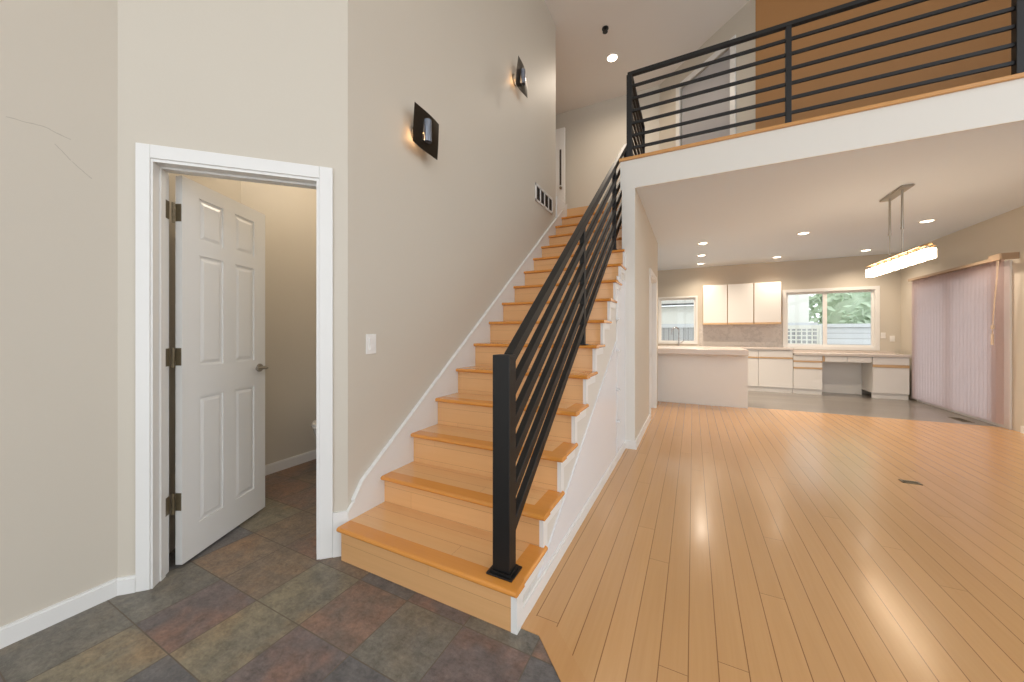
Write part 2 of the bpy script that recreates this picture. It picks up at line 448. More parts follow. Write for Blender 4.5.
# ------------------------------------------------------------------ bathroom door leaf
hp = Vector((-2.356, 0.882, 0.012)); dv = Vector((-0.447, 0.894, 0)).normalized(); nv = Vector((dv.y, -dv.x, 0))
LW, LH, LT = 0.618, 2.012, 0.035
LM = Matrix(((dv.x, nv.x, 0, hp.x), (dv.y, nv.y, 0, hp.y), (0, 0, 1, hp.z), (0, 0, 0, 1)))  # x along leaf, y out of the visible face, z up
door = thing('door_1', 'white six-panel bathroom door standing half open with brass hinges', 'door', hp, kind='structure')
bm = BM()
box(bm, 0, LW, -LT + 0.007, -0.007, 0, LH, 0, LM)
cols = [(0.10, 0.262), (0.352, 0.514)]; rows = [(0.17, 0.85), (1.02, 1.62), (1.70, 1.93)]
for y0, y1, sg in ((-0.0072, 0.0, 1), (-LT, -LT + 0.0072, -1)):
    for a, b in ((0, cols[0][0]), (cols[0][1], cols[1][0]), (cols[1][1], LW)):
        box(bm, a, b, y0, y1, 0, LH, 0, LM)
    zs = [0] + [v for r in rows for v in r] + [LH]
    for a, b in zip(zs[::2], zs[1::2]):
        for c0, c1 in cols:
            box(bm, c0, c1, y0, y1, a, b, 0, LM)
    for c0, c1 in cols:
        for r0, r1 in rows:
            yb, yt = (-0.0075, -0.0012) if sg > 0 else (-LT + 0.0075, -LT + 0.0012)
            o0, o1, o2 = 0.012, 0.030, 0.0
            A = [bm.verts.new(LM @ Vector(p)) for p in ((c0 + o0, yb, r0 + o0), (c1 - o0, yb, r0 + o0), (c1 - o0, yb, r1 - o0), (c0 + o0, yb, r1 - o0))]
            B = [bm.verts.new(LM @ Vector(p)) for p in ((c0 + o1, yt, r0 + o1), (c1 - o1, yt, r0 + o1), (c1 - o1, yt, r1 - o1), (c0 + o1, yt, r1 - o1))]
            bm.faces.new(B)
            for k in range(4): bm.faces.new((A[k], A[(k + 1) % 4], B[(k + 1) % 4], B[k]))
obj('door_panel', bm, M['white'], door)
for z in (1.82, 1.075, 0.325):
    bm = BM()
    box(bm, -0.0022, 0.0, -0.033, -0.004, z - 0.045, z + 0.045, 0, LM)          # leaf on the door edge
    c = LM @ Vector((-0.014, -0.034, 0))
    cyl(bm, (c.x, c.y, z - 0.045), (c.x, c.y, z + 0.06), 0.006, 10)
    pj = DW @ Vector((O0 + 0.0195, 0.112, 0))
    a = DW @ Vector((O0 + 0.0185, 0.08, z - 0.033)); 
    box(bm, O0 + 0.0118, O0 + 0.0145, 0.083, 0.121, z - 0.033, z + 0.057, 0, DW)
    for q in (-0.03, 0.0, 0.03):
        p = LM @ Vector((-0.002, -0.014, z + q)); p2 = LM @ Vector((-0.0035, -0.014, z + q))
        cyl(bm, p, p2, 0.004, 8)
    obj('hinge', bm, M['bronze'], door, label='antique brass hinge')
hb = BM()
for sg in (1, -1):
    y0 = 0 if sg > 0 else -LT
    P = lambda x, y, z: LM @ Vector((x, y0 + sg * y, z))
    cyl(hb, P(0.558, 0, 0.965), P(0.558, 0.010, 0.965), 0.027, 20)
    cyl(hb, P(0.558, 0.010, 0.965), P(0.558, 0.048, 0.965), 0.011, 14)
    tube(hb, [P(0.558, 0.040, 0.965), P(0.558, 0.054, 0.965), P(0.545, 0.060, 0.965), P(0.51, 0.060, 0.967), P(0.46, 0.056, 0.968)], 0.0095, 10)
obj('door_handle', hb, M['nickel'], door, smooth=True, label='satin nickel lever handle')

# ------------------------------------------------------------------ bathroom shell
BX = -3.25
bm = BM()
pA = DW @ Vector((0.045, 0.12, 0)); L = (pA.x - BX) / R2
Mb = Matrix.Translation((pA.x, pA.y, 0)) @ Matrix(((-R2, -R2, 0, 0), (R2, -R2, 0, 0), (0, 0, 1, 0), (0, 0, 0, 1)))
box(bm, -0.1, L + 0.05, 0, 0.1, 0, 2.9, 0, Mb)
struct('wall_bath_left', bm, M['wall'], 'beige bathroom wall behind the open door', 'wall')
yc = pA.y + L * R2
bm = BM(); box(bm, BX - 0.1, BX, yc - 0.03, 2.95, 0, 2.9)
struct('wall_bath_back', bm, M['wall'], 'beige bathroom wall seen through the doorway', 'wall')
bm = BM(); box(bm, BX - 0.1, XS - 0.12, 2.85, 2.95, 0, 2.9)
struct('wall_bath_right', bm, M['wall'], 'end wall of the bathroom hidden by the door casing', 'wall')
bm = BM(); prism(bm, [(BX - 0.1, 2.95), (BX - 0.1, yc - 0.05), (-2.54, 0.72), (-2.45, 0.72), (-1.80, 1.40), (-1.80, 2.95)], 'z', 2.85, 2.9)
struct('ceiling_bath', bm, M['ceil'], 'white bathroom ceiling', 'ceiling')
bm = BM(); box(bm, BX, BX + 0.013, yc + 0.01, 2.85, 0, 0.075); box(bm, BX, BX + 0.009, yc + 0.01, 2.85, 0.075, 0.085)
struct('baseboard_bath', bm, M['white'], 'white baseboard of the bathroom wall', 'baseboard')
lamp = thing('ceiling_lamp', 'small round ceiling lamp inside the bathroom', 'lamp', (-2.5, 2.0, 2.85))
bm = BM(); lathe(bm, [(0.10, 2.85), (0.11, 2.84), (0.11, 2.825)], -2.5, 2.0); obj('lamp_base', bm, M['nickel'], lamp, True)
bm = BM(); lathe(bm, [(0.10, 2.825), (0.095, 2.80), (0.06, 2.775), (0.01, 2.765)], -2.5, 2.0); obj('lamp_shade', bm, M['bulb'], lamp, True)
ld = bpy.data.lights.new('bath_light', 'POINT'); ld.energy = 13; ld.color = (1, 0.88, 0.72); ld.shadow_soft_size = 0.1
lo = bpy.data.objects.new('bath_light', ld); COL.objects.link(lo); lo.parent = lamp; lo.location = (0, 0, -0.2)
# toilet (only the bowl's front edge shows beside the casing)
tx, ty = -2.86, 2.18
toi = thing('toilet', 'white toilet bowl edge peeking out beside the right door casing', 'toilet', (tx, ty, 0))
bm = BM(); lathe(bm, [(0.11, 0), (0.115, 0.03), (0.10, 0.10), (0.11, 0.18), (0.155, 0.27), (0.18, 0.34), (0.185, 0.385)], tx, ty + 0.02, 28, 1.0, 1.25)
obj('bowl', bm, M['ceramic'], toi, True)
bm = BM(); lathe(bm, [(0.188, 0.387), (0.196, 0.395), (0.196, 0.408), (0.185, 0.414)], tx, ty + 0.02, 28, 1.0, 1.25)
obj('seat', bm, M['ceramic'], toi, True)
bm = BM(); lathe(bm, [(0.19, 0.415), (0.196, 0.422), (0.19, 0.434), (0.16, 0.44)], tx, ty + 0.02, 28, 1.0, 1.25)
obj('lid', bm, M['ceramic'], toi, True)
bm = BM(); box(bm, tx - 0.21, tx + 0.21, ty + 0.27, ty + 0.46, 0.38, 0.74, 0.02); box(bm, tx - 0.22, tx + 0.22, ty + 0.26, ty + 0.47, 0.74, 0.775, 0.012)
box(bm, tx - 0.09, tx + 0.09, ty + 0.2, ty + 0.4, 0.0, 0.385, 0.02)
obj('tank', bm, M['ceramic'], toi, True)

# ------------------------------------------------------------------ staircase
NR, RISE, RUN, Y1 = 16, 3.05 / 16, 0.2551, 1.290
XE = -0.635
YS = {1: 1.290}; ZS = {0: 0.0, 1: 0.188}
for k in range(2, NR + 2):
    YS[k] = 1.589 + 0.2537 * (k - 2); ZS[k] = 0.352 + 0.19271 * (k - 2)
st = thing('staircase', 'bamboo staircase with white side panel rising along the tall beige wall', 'staircase', ((XS + XE) / 2, Y1, 0))
NO = 0.03
for k in range(1, NR + 1):
    yr = YS[k]; z1 = ZS[k]; z0 = ZS[k - 1]; RUN = YS[k + 1] - yr
    xr = XE - 0.022
    bm = BM(); box(bm, XS + 0.02, xr, yr, yr + 0.018, z0 + (0 if k == 1 else -0.002), z1 - 0.027)
    obj('riser', bm, M['riser'], st)
    if k < NR:
        open_side = yr < 3.75
        xt = XE + 0.014 if open_side else XE - 0.005
        xret = xt - 0.085 if open_side else xt
        bm = BM(); box(bm, XS + 0.02, xret, yr + 0.055, yr + RUN + 0.003, z1 - 0.027, z1 - 0.0005)
        tr = obj('tread', bm, M['tread'], st)
        bm = BM()
        # rounded front nosing across, plus a return along the open end
        def nose(x0, x1, y0, y1):
            r = 0.0125
            pr = [(y1, z1 - 0.027), (y1, z1)] + [(y0 + r - r * math.sin(a), z1 - r - 0.001 + r * math.cos(a)) for a in [i * math.pi / 6 for i in range(0, 7)]]
            prism(bm, pr, 'x', x0, x1)
        nose(XS + 0.02, xt, yr - NO, yr + 0.055)
        if open_side:
            r = 0.0125
            pr = [(xret, z1 - 0.027), (xret, z1)] + [(xt - r + r * math.sin(a), z1 - r - 0.001 + r * math.cos(a)) for a in [i * math.pi / 6 for i in range(0, 7)]]
            prism(bm, pr, 'y', yr + 0.055, yr + RUN + (0.0 if k == NR else 0.022))
        obj('nosing', bm, M['nosing'], tr, label='darker honey stained nosing strip')
# wall-side skirt board
bm = BM(); box(bm, O1 + 0.062, SE + 0.004, -0.014, 0, 0, 0.238, 0, DW)
obj('skirt_return', bm, M['white'], st)
bm = BM(); box(bm, XS + 0.0005, XS + 0.0192, 4.682, 5.1185, 2.70, Z2 + 0.05); obj('skirt_end', bm, M['white'], st)
YE = 5.12
def sk(y): return 0.1906 + (y - 1.262) * 0.747 + 0.045
bm = BM()
prism(bm, [(1.335, 0.0), (1.335, 0.240), (1.372, 0.275), (1.43, sk(1.43)), (4.98, sk(4.98)), (5.12, sk(4.98) + 0.11), (5.12, 2.75), (5.0, 2.6), (1.65, 0.0)], 'x', XS, XS + 0.02)
obj('skirt_board', bm, M['white'], st, label='white skirt board along the wall')
bm = BM()
prism(bm, [(1.372, 0.275), (1.43, sk(1.43)), (4.98, sk(4.98)), (4.98, sk(4.98) + 0.014), (1.425, sk(1.43) + 0.013), (1.368, 0.289)], 'x', XS, XS + 0.027)
obj('skirt_cap', bm, M['white'], st)
# open side: panel, zigzag trim, lower board with niche, baseboard
YP = 3.92
nz = [(k, YS[k], ZS[k]) for k in range(1, NR + 1) if YS[k] < YP]
def zig(off):
    p = []
    for k, y, z in nz:
        p += [(y + off, ZS[k - 1] + (-0.027 - off if k > 1 else 0)), (y + off, z - 0.027 - off)]
    p.append((YP, nz[-1][2] - 0.027 - off))
    return p
zo = zig(0.019)
bm = BM()
poly = zo + [(YP, 0)]
prism(bm, poly, 'x', XE - 0.022, XE - 0.010)
obj('side_panel', bm, M['panel'], st, label='off white panel under the stepped trim')
bm = BM()
W_ = 0.05
for k, y, z in nz:
    y1 = min(YS[k + 1], YP)
    z0 = ZS[k - 1] - (0.027 if k > 1 else 0.0)
    prism(bm, [(y - 0.001, z0), (y + W_, z0), (y + W_, z - 0.0275), (y - 0.001, z - 0.0275)], 'x', XE - 0.0215, XE)
    if y1 > y + W_:
        prism(bm, [(y + W_, z - 0.027 - W_), (y1 + 0.001, z - 0.027 - W_), (y1 + 0.001, z - 0.027), (y + W_, z - 0.027)], 'x', XE - 0.0215, XE)
obj('stepped_trim', bm, M['white'], st, label='white stepped bracket trim under the tread ends')
# lower glossy board, following the slope
def dg(y): return 0.03 + (y - 1.45) * 0.56
bm = BM()
prism(bm, [(1.40, 0.0), (1.50, dg(1.50)), (3.42, dg(3.42)), (3.42, 0.0)], 'x', XE - 0.0098, XE - 0.002)
prism(bm, [(3.46, 0.0), (3.46, 1.75), (YP, 1.75), (YP, 0.0)], 'x', XE - 0.0098, XE - 0.002)
obj('lower_panel', bm, M['gloss'], st, label='glossy white board below the slope')
for z in (0.39, 0.685, 1.05, 1.34):
    bm = BM(); box(bm, XE - 0.005, XE + 0.03, 3.40, 3.46, z - 0.010, z + 0.005, 0.003)
    obj('shelf_peg', bm, M['gloss'], st, label='small white shelf peg')
bm = BM(); box(bm, XE - 0.009, XE + 0.006, 1.345, YP, 0, 0.066); box(bm, XE - 0.009, XE + 0.002, 1.345, YP, 0.066, 0.078)
obj('stair_baseboard', bm, M['white'], st, label='white baseboard at the foot of the side panel')
bm = BM(); box(bm, XE - 0.0217, XE + 0.006, Y1 - 0.0015, Y1 + 0.055, 0, ZS[1] - 0.0278)
obj('end_post', bm, M['white'], st, label='white end of the side panel at the first step')

# ------------------------------------------------------------------ stair railing
RX = -0.714
def rz(y): return 1.105 + 0.747 * (y - 1.355)
rl = thing('stair_railing', 'black metal stair railing with sloping flat bars and a square newel', 'railing', (RX, 1.357, ZS[1]))
def RXY(y): return RX - 0.0125 * (y - 1.39)
def post(y, w, z0, z1):
    bm = BM(); box(bm, RXY(y) - w / 2, RXY(y) + w / 2, y - w / 2, y + w / 2, z0, z1, 0.003); return bm
bm = BM(); box(bm, RX - 0.050, RX + 0.031, 1.326, 1.390, ZS[1], 1.117, 0.003); obj('newel_post', bm, M['black'], rl)
bm = BM(); box(bm, RX - 0.070, RX + 0.052, 1.357 - 0.052, 1.357 + 0.052, ZS[1], ZS[1] + 0.008, 0.002)
prism(bm, [(RX - 0.058, 1.357 - 0.040), (RX + 0.039, 1.357 - 0.040), (RX + 0.039, 1.357 + 0.040), (RX - 0.058, 1.357 + 0.040)], 'z', ZS[1] + 0.008, ZS[1] + 0.018)
obj('base_plate', bm, M['black'], rl)
for y, kk in ((2.60, 6), (3.875, 11)):
    bm = post(y, 0.038, ZS[kk], rz(y) - 0.03)
    obj('post', bm, M['black'], rl)
    bm = BM(); box(bm, RXY(y) - 0.035, RXY(y) + 0.035, y - 0.035, y + 0.035, ZS[kk], ZS[kk] + 0.006)
    obj('base_plate', bm, M['weld'], rl)
bm = post(4.62, 0.038, ZS[13], rz(4.62) - 0.03); obj('post', bm, M['black'], rl)
for q in range(6):
    bm = BM()
    hb_, hw = (0.062, 0.021) if q == 0 else (0.060, 0.016)
    za = rz(1.39) - 0.006 - 0.150 * q; zb = rz(4.64) + 0.015 - 0.150 * q
    prism(bm, [(1.375 if q == 0 else 1.386, za - hb_ - 0.004), (4.64, zb - hb_), (4.64, zb), (1.375 if q == 0 else 1.386, za - 0.004)], 'x', RX - hw, RX + hw)
    for v in bm.verts: v.co.x += RXY(v.co.y) - RX
    bmesh.ops.bevel(bm, geom=bm.edges[:], offset=0.002, segments=1, affect='EDGES')
    obj('handrail' if q == 0 else 'rail_bar', bm, M['black'], rl)

# ------------------------------------------------------------------ wall between stairs and dining, balcony slab
XI = -0.54
bm = BM()
box(bm, -0.64, XI, 3.92, 5.35, 0, ZC)
box(bm, -0.64, XI, 6.20, 6.60, 0, ZC)
box(bm, -0.64, XI, 5.35, 6.20, 2.04, ZC)
struct('wall_dining_left', bm, M['wall'], 'beige wall left of the dining area with a white cased doorway', 'wall')
bm = BM(); box(bm, -0.672, XI - 0.0005, 3.905, 3.92, 0, 2.722); box(bm, -0.672, -0.6402, 3.92, 3.98, 0, 2.74)
struct('wall_stair_end', bm, M['soffit'], 'white end face of the wall beside the upper steps', 'wall')
bm = BM()
box(bm, -0.66, XI + 0.016, 3.89, 3.905, 0, 0.085); box(bm, XI, XI + 0.016, 3.905, 5.30, 0, 0.085)
struct('baseboard_dining', bm, M['white'], 'white baseboard of the wall left of the dining area', 'baseboard')
bm = BM()
for a, b in ((5.28, 5.355), (6.195, 6.27)):
    box(bm, XI, XI + 0.016, a, b, 0, 2.11)
box(bm, XI, XI + 0.016, 5.355, 6.195, 2.035, 2.11)
for a, b in ((5.35, 5.368), (6.182, 6.20)):
    box(bm, -0.64, XI + 0.004, a, b, 0, 2.04)
box(bm, -0.64, XI + 0.004, 5.368, 6.182, 2.022, 2.04)
struct('trim_3', bm, M['white'], 'white casing of the doorway left of the dining area', 'door casing')
bm = BM(); box(bm, -0.635, -0.60, 5.37, 6.18, 0.01, 2.02)
for y0, y1 in ((5.46, 5.72), (5.83, 6.09)):
    for z0, z1 in ((0.2, 0.85), (1.02, 1.62), (1.7, 1.92)):
        box(bm, -0.60, -0.594, y0, y1, z0, z1, 0.004)
struct('door_2', bm, M['white'], 'closed white panel door recessed in the dining left wall', 'door')
# slab with fascia
bm = BM()
box(bm, -0.688, XR, 3.905, 3.92, 2.722, 3.02)
struct('trim_4', bm, M['soffit'], 'white drywall fascia below the balcony railing', 'fascia')
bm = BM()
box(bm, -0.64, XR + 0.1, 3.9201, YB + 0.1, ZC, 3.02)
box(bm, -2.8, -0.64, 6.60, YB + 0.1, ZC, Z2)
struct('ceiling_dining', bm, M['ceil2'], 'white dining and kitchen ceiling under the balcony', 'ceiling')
bm = BM()
box(bm, -3.4, -0.66, 5.115, 6.7, Z2 - 0.25, Z2); box(bm, -3.4, XS - 0.12, 4.68, 5.115, Z2 - 0.25, Z2); box(bm, XS - 0.12, XS, 4.681, 5.115, Z2 - 0.25, Z2)
struct('floor_upper', bm, M['tread'], 'wooden upper landing at the top of the stairs', 'floor')
bm = BM(); box(bm, -0.70, XR, 3.885, 4.05, 3.02, 3.053, 0.006); box(bm, -0.69, -0.56, 4.05, 5.10, 3.02, 3.053, 0.006)
struct('trim_5', bm, M['cap'], 'wooden cap strip along the balcony edge', 'trim')

# balcony railing
BY, BXX = 3.955, -0.595
br = thing('balcony_railing', 'black metal balcony railing with horizontal bars above the white fascia', 'railing', (0.75, BY, 3.053))
ZR = 3.955
for x, w in ((BXX - 0.006, 0.055), (0.757, 0.042), (2.10, 0.052), (3.46, 0.045)):
    bm = BM(); box(bm, x - w / 2, x + w / 2, BY - w / 2, BY + w / 2, 3.053, ZR - 0.015, 0.003); obj('post', bm, M['black'], br)
bm = BM(); box(bm, BXX - 0.022, BXX + 0.022, 5.03, 5.075, 3.053, ZR - 0.015, 0.003); obj('post', bm, M['black'], br)
bm = BM(); box(bm, BXX - 0.024, XR - 0.01, BY - 0.024, BY + 0.024, ZR - 0.022, ZR + 0.014, 0.003)
box(bm, BXX - 0.022, BXX + 0.022, BY + 0.024, 5.08, ZR - 0.022, ZR + 0.012, 0.003)
obj('top_rail', bm, M['black'], br)
for q in range(6):
    z = ZR - 0.131 * (q + 1)
    bm = BM(); box(bm, BXX, XR - 0.01, BY - 0.010, BY + 0.010, z - 0.016, z + 0.010); obj('rail_bar', bm, M['black'], br)
    bm = BM(); box(bm, BXX - 0.012, BXX + 0.012, BY, 5.05, z - 0.016, z + 0.010); obj('return_bar', bm, M['black'], br)

# ------------------------------------------------------------------ upper hall
bm = BM(); box(bm, -3.4, -0.3, 6.6, 6.7, Z2 - 0.02, ZT)
struct('wall_upper_back', bm, M['wall'], 'beige wall at the back of the upper landing', 'wall')
bm = BM(); box(bm, -3.4, -3.3, 4.6, 6.6, Z2 - 0.3, ZT); box(bm, -3.3, XS - 0.12, 4.56, 4.679, Z2 - 0.3, ZT)
struct('wall_upper_left', bm, M['wall'], 'beige wall of the hallway left of the landing', 'wall')
P0 = Vector((0.714, 5.376, 0)); UD = Matrix.Translation(P0) @ Matrix(((-R2, R2, 0, 0), (R2, R2, 0, 0), (0, 0, 1, 0), (0, 0, 0, 1)))
U0, U1 = 0.363, 1.269
bm = BM()
box(bm, 0, U0, 0, 0.1, Z2, ZT, 0, UD); box(bm, U1, 1.80, 0, 0.1, Z2, ZT, 0, UD); box(bm, U0, U1, 0, 0.1, Z2 + 2.04, ZT, 0, UD)
struct('wall_upper_diagonal', bm, M['wall'], 'angled beige upstairs wall around the shade-grey door', 'wall')
bm = BM()
for a, b in ((U0 - 0.075, U0 + 0.005), (U1 - 0.005, U1 + 0.075)): box(bm, a, b, -0.018, 0, Z2, Z2 + 2.115, 0.002, UD)
box(bm, U0 + 0.005, U1 - 0.005, -0.018, 0, Z2 + 2.035, Z2 + 2.115, 0.002, UD)
struct('trim_6', bm, M['white'], 'white casing around the shade-grey upstairs door', 'door casing')
d3 = thing('door_3', 'upstairs door with grey shade in its colour, seen through the balcony bars', 'door', UD @ Vector((U0, 0.03, Z2)), kind='structure')
bm = BM(); box(bm, U0 + 0.005, U1 - 0.012, 0.025, 0.06, Z2 + 0.01, Z2 + 2.03, 0.002, UD); obj('door_panel', bm, M['shadedoor'], d3)
bm = BM(); pk = UD @ Vector((U1 - 0.07, 0.025, Z2 + 1.0)); pk2 = UD @ Vector((U1 - 0.07, -0.045, Z2 + 1.0))
cyl(bm, pk, pk2, 0.012, 12); bmesh.ops.create_uvsphere(bm, u_segments=14, v_segments=8, radius=0.03, matrix=Matrix.Translation(pk2)); obj('door_knob', bm, M['nickel'], d3, True, 'satin metal knob')
bm = BM(); box(bm, 0.70, XR + 0.1, 5.376, 5.476, Z2, ZT)
struct('wall_upper_accent', bm, M['orange'], 'ochre brown accent wall behind the balcony railing', 'wall')
# open door at the far left of the landing
d4 = thing('door_4', 'white upstairs door with a narrow dark glass strip above the landing', 'door', (-2.15, 6.4, Z2), kind='structure')
bm = BM(); box(bm, -2.90, -2.135, 6.40, 6.44, Z2 + 0.012, Z2 + 2.0, 0.002); obj('door_panel', bm, M['white'], d4)
bm = BM(); box(bm, -2.235, -2.20, 6.397, 6.40, Z2 + 0.93, Z2 + 1.60); obj('glass_strip', bm, M['darkgap'], d4, label='narrow dark glass strip')
bm = BM(); cyl(bm, (-2.195, 6.40, Z2 + 0.86), (-2.195, 6.35, Z2 + 0.86), 0.012, 12); bmesh.ops.create_uvsphere(bm, u_segments=14, v_segments=8, radius=0.028, matrix=Matrix.Translation((-2.195, 6.345, Z2 + 0.86)))
obj('door_knob', bm, M['bronze'], d4, True, 'dark metal knob')
bm = BM(); box(bm, -3.5, XR + 0.15, -3.0, YB + 0.15, ZT, ZT + 0.1)
struct('ceiling', bm, M['ceil'], 'high white ceiling over the stairs and landing', 'ceiling')

# ------------------------------------------------------------------ kitchen and dining shell
SY0, SY1, SZ = 6.90, 8.86, 2.08      # sliding door opening
bm = BM()
box(bm, XR, XR + 0.1, 3.8, SY0, 0, ZT); box(bm, XR, XR + 0.1, SY1, YB + 0.1, 0, ZT); box(bm, XR, XR + 0.1, SY0, SY1, SZ, ZT)
struct('wall_right', bm, M['wall'], 'beige wall around the sliding door at the right', 'wall')
W1 = (-0.74, 0.065, 0.98, 2.055)
W2 = (1.775, 3.20, 0.925, 2.075)
bm = BM()
xs = [-2.7, W1[0], W1[1], W2[0], W2[1], XR]
for a, b in ((xs[0], xs[1]), (xs[2], xs[3]), (xs[4], xs[5])): box(bm, a, b, YB, YB + 0.1, 0, ZC)
for w in (W1, W2):
    box(bm, w[0], w[1], YB, YB + 0.1, 0, w[2]); box(bm, w[0], w[1], YB, YB + 0.1, w[3], ZC)
box(bm, -2.7, XR + 0.1, YB, YB + 0.1, Z2, ZT)
struct('wall_back', bm, M['wall'], 'beige back wall of the kitchen around two windows', 'wall')
bm = BM(); box(bm, -2.8, -2.7, 6.6, YB + 0.1, 0, ZC); box(bm, -2.7, -0.64, 6.6, 6.7, 0, ZC)
struct('wall_kitchen_left', bm, M['wall'], 'kitchen wall hidden left of the peninsula', 'wall')
bm = BM(); box(bm, XR - 0.014, XR, 3.8, 6.66, 0, 0.085)
struct('baseboard_right', bm, M['white'], 'baseboard of the right wall beside the sliding door', 'baseboard')

def window(name, w, label, mull, cas):
    x0, x1, z0, z1 = w
    o = thing(name, label, 'window', ((x0 + x1) / 2, YB, z0), kind='structure')
    bm = BM()
    if cas:
        c = cas
        box(bm, x0 - c, x0 + 0.004, YB - 0.018, YB, z0 - c, z1 + c, 0.002); box(bm, x1 - 0.004, x1 + c, YB - 0.018, YB, z0 - c, z1 + c, 0.002)
        box(bm, x0, x1, YB - 0.018, YB, z1 - 0.004, z1 + c, 0.002); box(bm, x0, x1, YB - 0.018, YB, z0 - c, z0 + 0.004, 0.002)
    for a, b in ((x0, x0 + 0.012), (x1 - 0.012, x1)): box(bm, a, b, YB - 0.004, YB + 0.1, z0, z1)
    box(bm, x0 + 0.012, x1 - 0.012, YB - 0.004, YB + 0.1, z1 - 0.012, z1); box(bm, x0 + 0.012, x1 - 0.012, YB - 0.004, YB + 0.1, z0, z0 + 0.012)
    obj('window_frame', bm, M['white'], o)
    bm = BM(); f = 0.034
    cuts = [x0 + 0.012] + mull + [x1 - 0.012]
    for a, b in zip(cuts, cuts[1:]):
        for p, q in ((a, a + f), (b - f, b)): box(bm, p, q, YB + 0.045, YB + 0.075, z0 + 0.012, z1 - 0.012)
        box(bm, a + f, b - f, YB + 0.045, YB + 0.075, z1 - 0.012 - f, z1 - 0.012); box(bm, a + f, b - f, YB + 0.045, YB + 0.075, z0 + 0.012, z0 + 0.012 + f)
    obj('sash', bm, M['plastic'], o)
    for a, b in zip(cuts, cuts[1:]):
        bm = BM(); box(bm, a + f, b - f, YB + 0.058, YB + 0.062, z0 + 0.05, z1 - 0.05); obj('pane', bm, M['glass'], o)
    return o
window('window_1', W1, 'small window above the kitchen sink behind the peninsula', [], 0.032)
window('window_2', W2, 'wide sliding window above the kitchen desk', [2.44], 0.058)

# ------------------------------------------------------------------ sliding door and vertical blind
sd = thing('window_3', 'sliding glass patio door behind the vertical blind', 'sliding door', (XR, (SY0 + SY1) / 2, 0), kind='structure')
bm = BM()
for a, b in ((SY0 - 0.085, SY0 + 0.03), (SY1 - 0.03, SY1 + 0.03)): box(bm, XR - 0.02, XR + 0.1, a, b, 0, SZ + 0.045)
box(bm, XR - 0.02, XR + 0.1, SY0 + 0.03, SY1 - 0.03, SZ - 0.03, SZ + 0.045); box(bm, XR - 0.02, XR + 0.1, SY0 + 0.03, SY1 - 0.03, 0, 0.03)
obj('door_frame', bm, M['white'], sd)
ym = (SY0 + SY1) / 2
for (a, b, x) in ((SY0 + 0.03, ym + 0.03, XR + 0.03), (ym - 0.03, SY1 - 0.03, XR + 0.065)):
    bm = BM(); f = 0.055
    box(bm, x, x + 0.03, a, a + f, 0.03, SZ - 0.03); box(bm, x, x + 0.03, b - f, b, 0.03, SZ - 0.03)
    box(bm, x, x + 0.03, a + f, b - f, 0.03, 0.03 + f); box(bm, x, x + 0.03, a + f, b - f, SZ - 0.03 - f, SZ - 0.03)
    s = obj('sliding_panel', bm, M['plastic'], sd)
    bm = BM(); box(bm, x + 0.013, x + 0.017, a + f, b - f, 0.03 + f, SZ - 0.03 - f); obj('pane', bm, M['glass'], s)
bl = thing('vertical_blind', 'closed mauve vertical blind covering the sliding patio door', 'blind', (3.47, 7.9, 0.04))
bm = BM(); box(bm, 3.445, 3.50, 6.80, 8.86, 2.13, 2.16, 0.004); obj('headrail', bm, M['headrail'], bl)
bm = BM(); box(bm, 3.41, 3.425, 6.70, 8.86, 2.125, 2.165, 0.003); box(bm, 3.405, 3.555, 6.69, 6.70, 2.12, 2.20, 0.003); box(bm, 3.40, 3.425, 6.70, 6.90, 2.12, 2.20, 0.003)
obj('valance', bm, M['headrail'], bl)
NV = 26
for i in range(NV):
    y = 6.84 + (8.82 - 6.84) * i / (NV - 1)
    bm = BM(); a = math.radians(-14)
    hw = 0.0445
    n = 5
    pts = []
    for q in range(n):
        u = -hw + 2 * hw * q / (n - 1)
        bow = 0.006 * (1 - (u / hw) ** 2)
        pts.append((3.472 + u * math.sin(a) - bow * math.cos(a), y + u * math.cos(a) + bow * math.sin(a)))
    back = [(p[0] + 0.0012, p[1]) for p in pts][::-1]
    prism(bm, pts + back, 'z', 0.058, 2.128)
    obj('vane', bm, M['vane'], bl)
bm = BM(); tube(bm, [(3.40, 6.72, 2.115), (3.397, 6.735, 1.9), (3.394, 6.77, 1.6), (3.392, 6.80, 1.30), (3.392, 6.81, 1.20)], 0.004, 6)
tube(bm, [(3.40, 6.745, 2.115), (3.397, 6.752, 1.9), (3.394, 6.785, 1.6), (3.392, 6.805, 1.30)], 0.003, 6)
cyl(bm, (3.392, 6.805, 1.31), (3.392, 6.805, 1.26), 0.016, 10); cyl(bm, (3.392, 6.81, 1.20), (3.392, 6.81, 1.06), 0.010, 10, 0.014)
obj('pull_cord', bm, M['cord'], bl, True, 'cream pull cord with a small tassel')

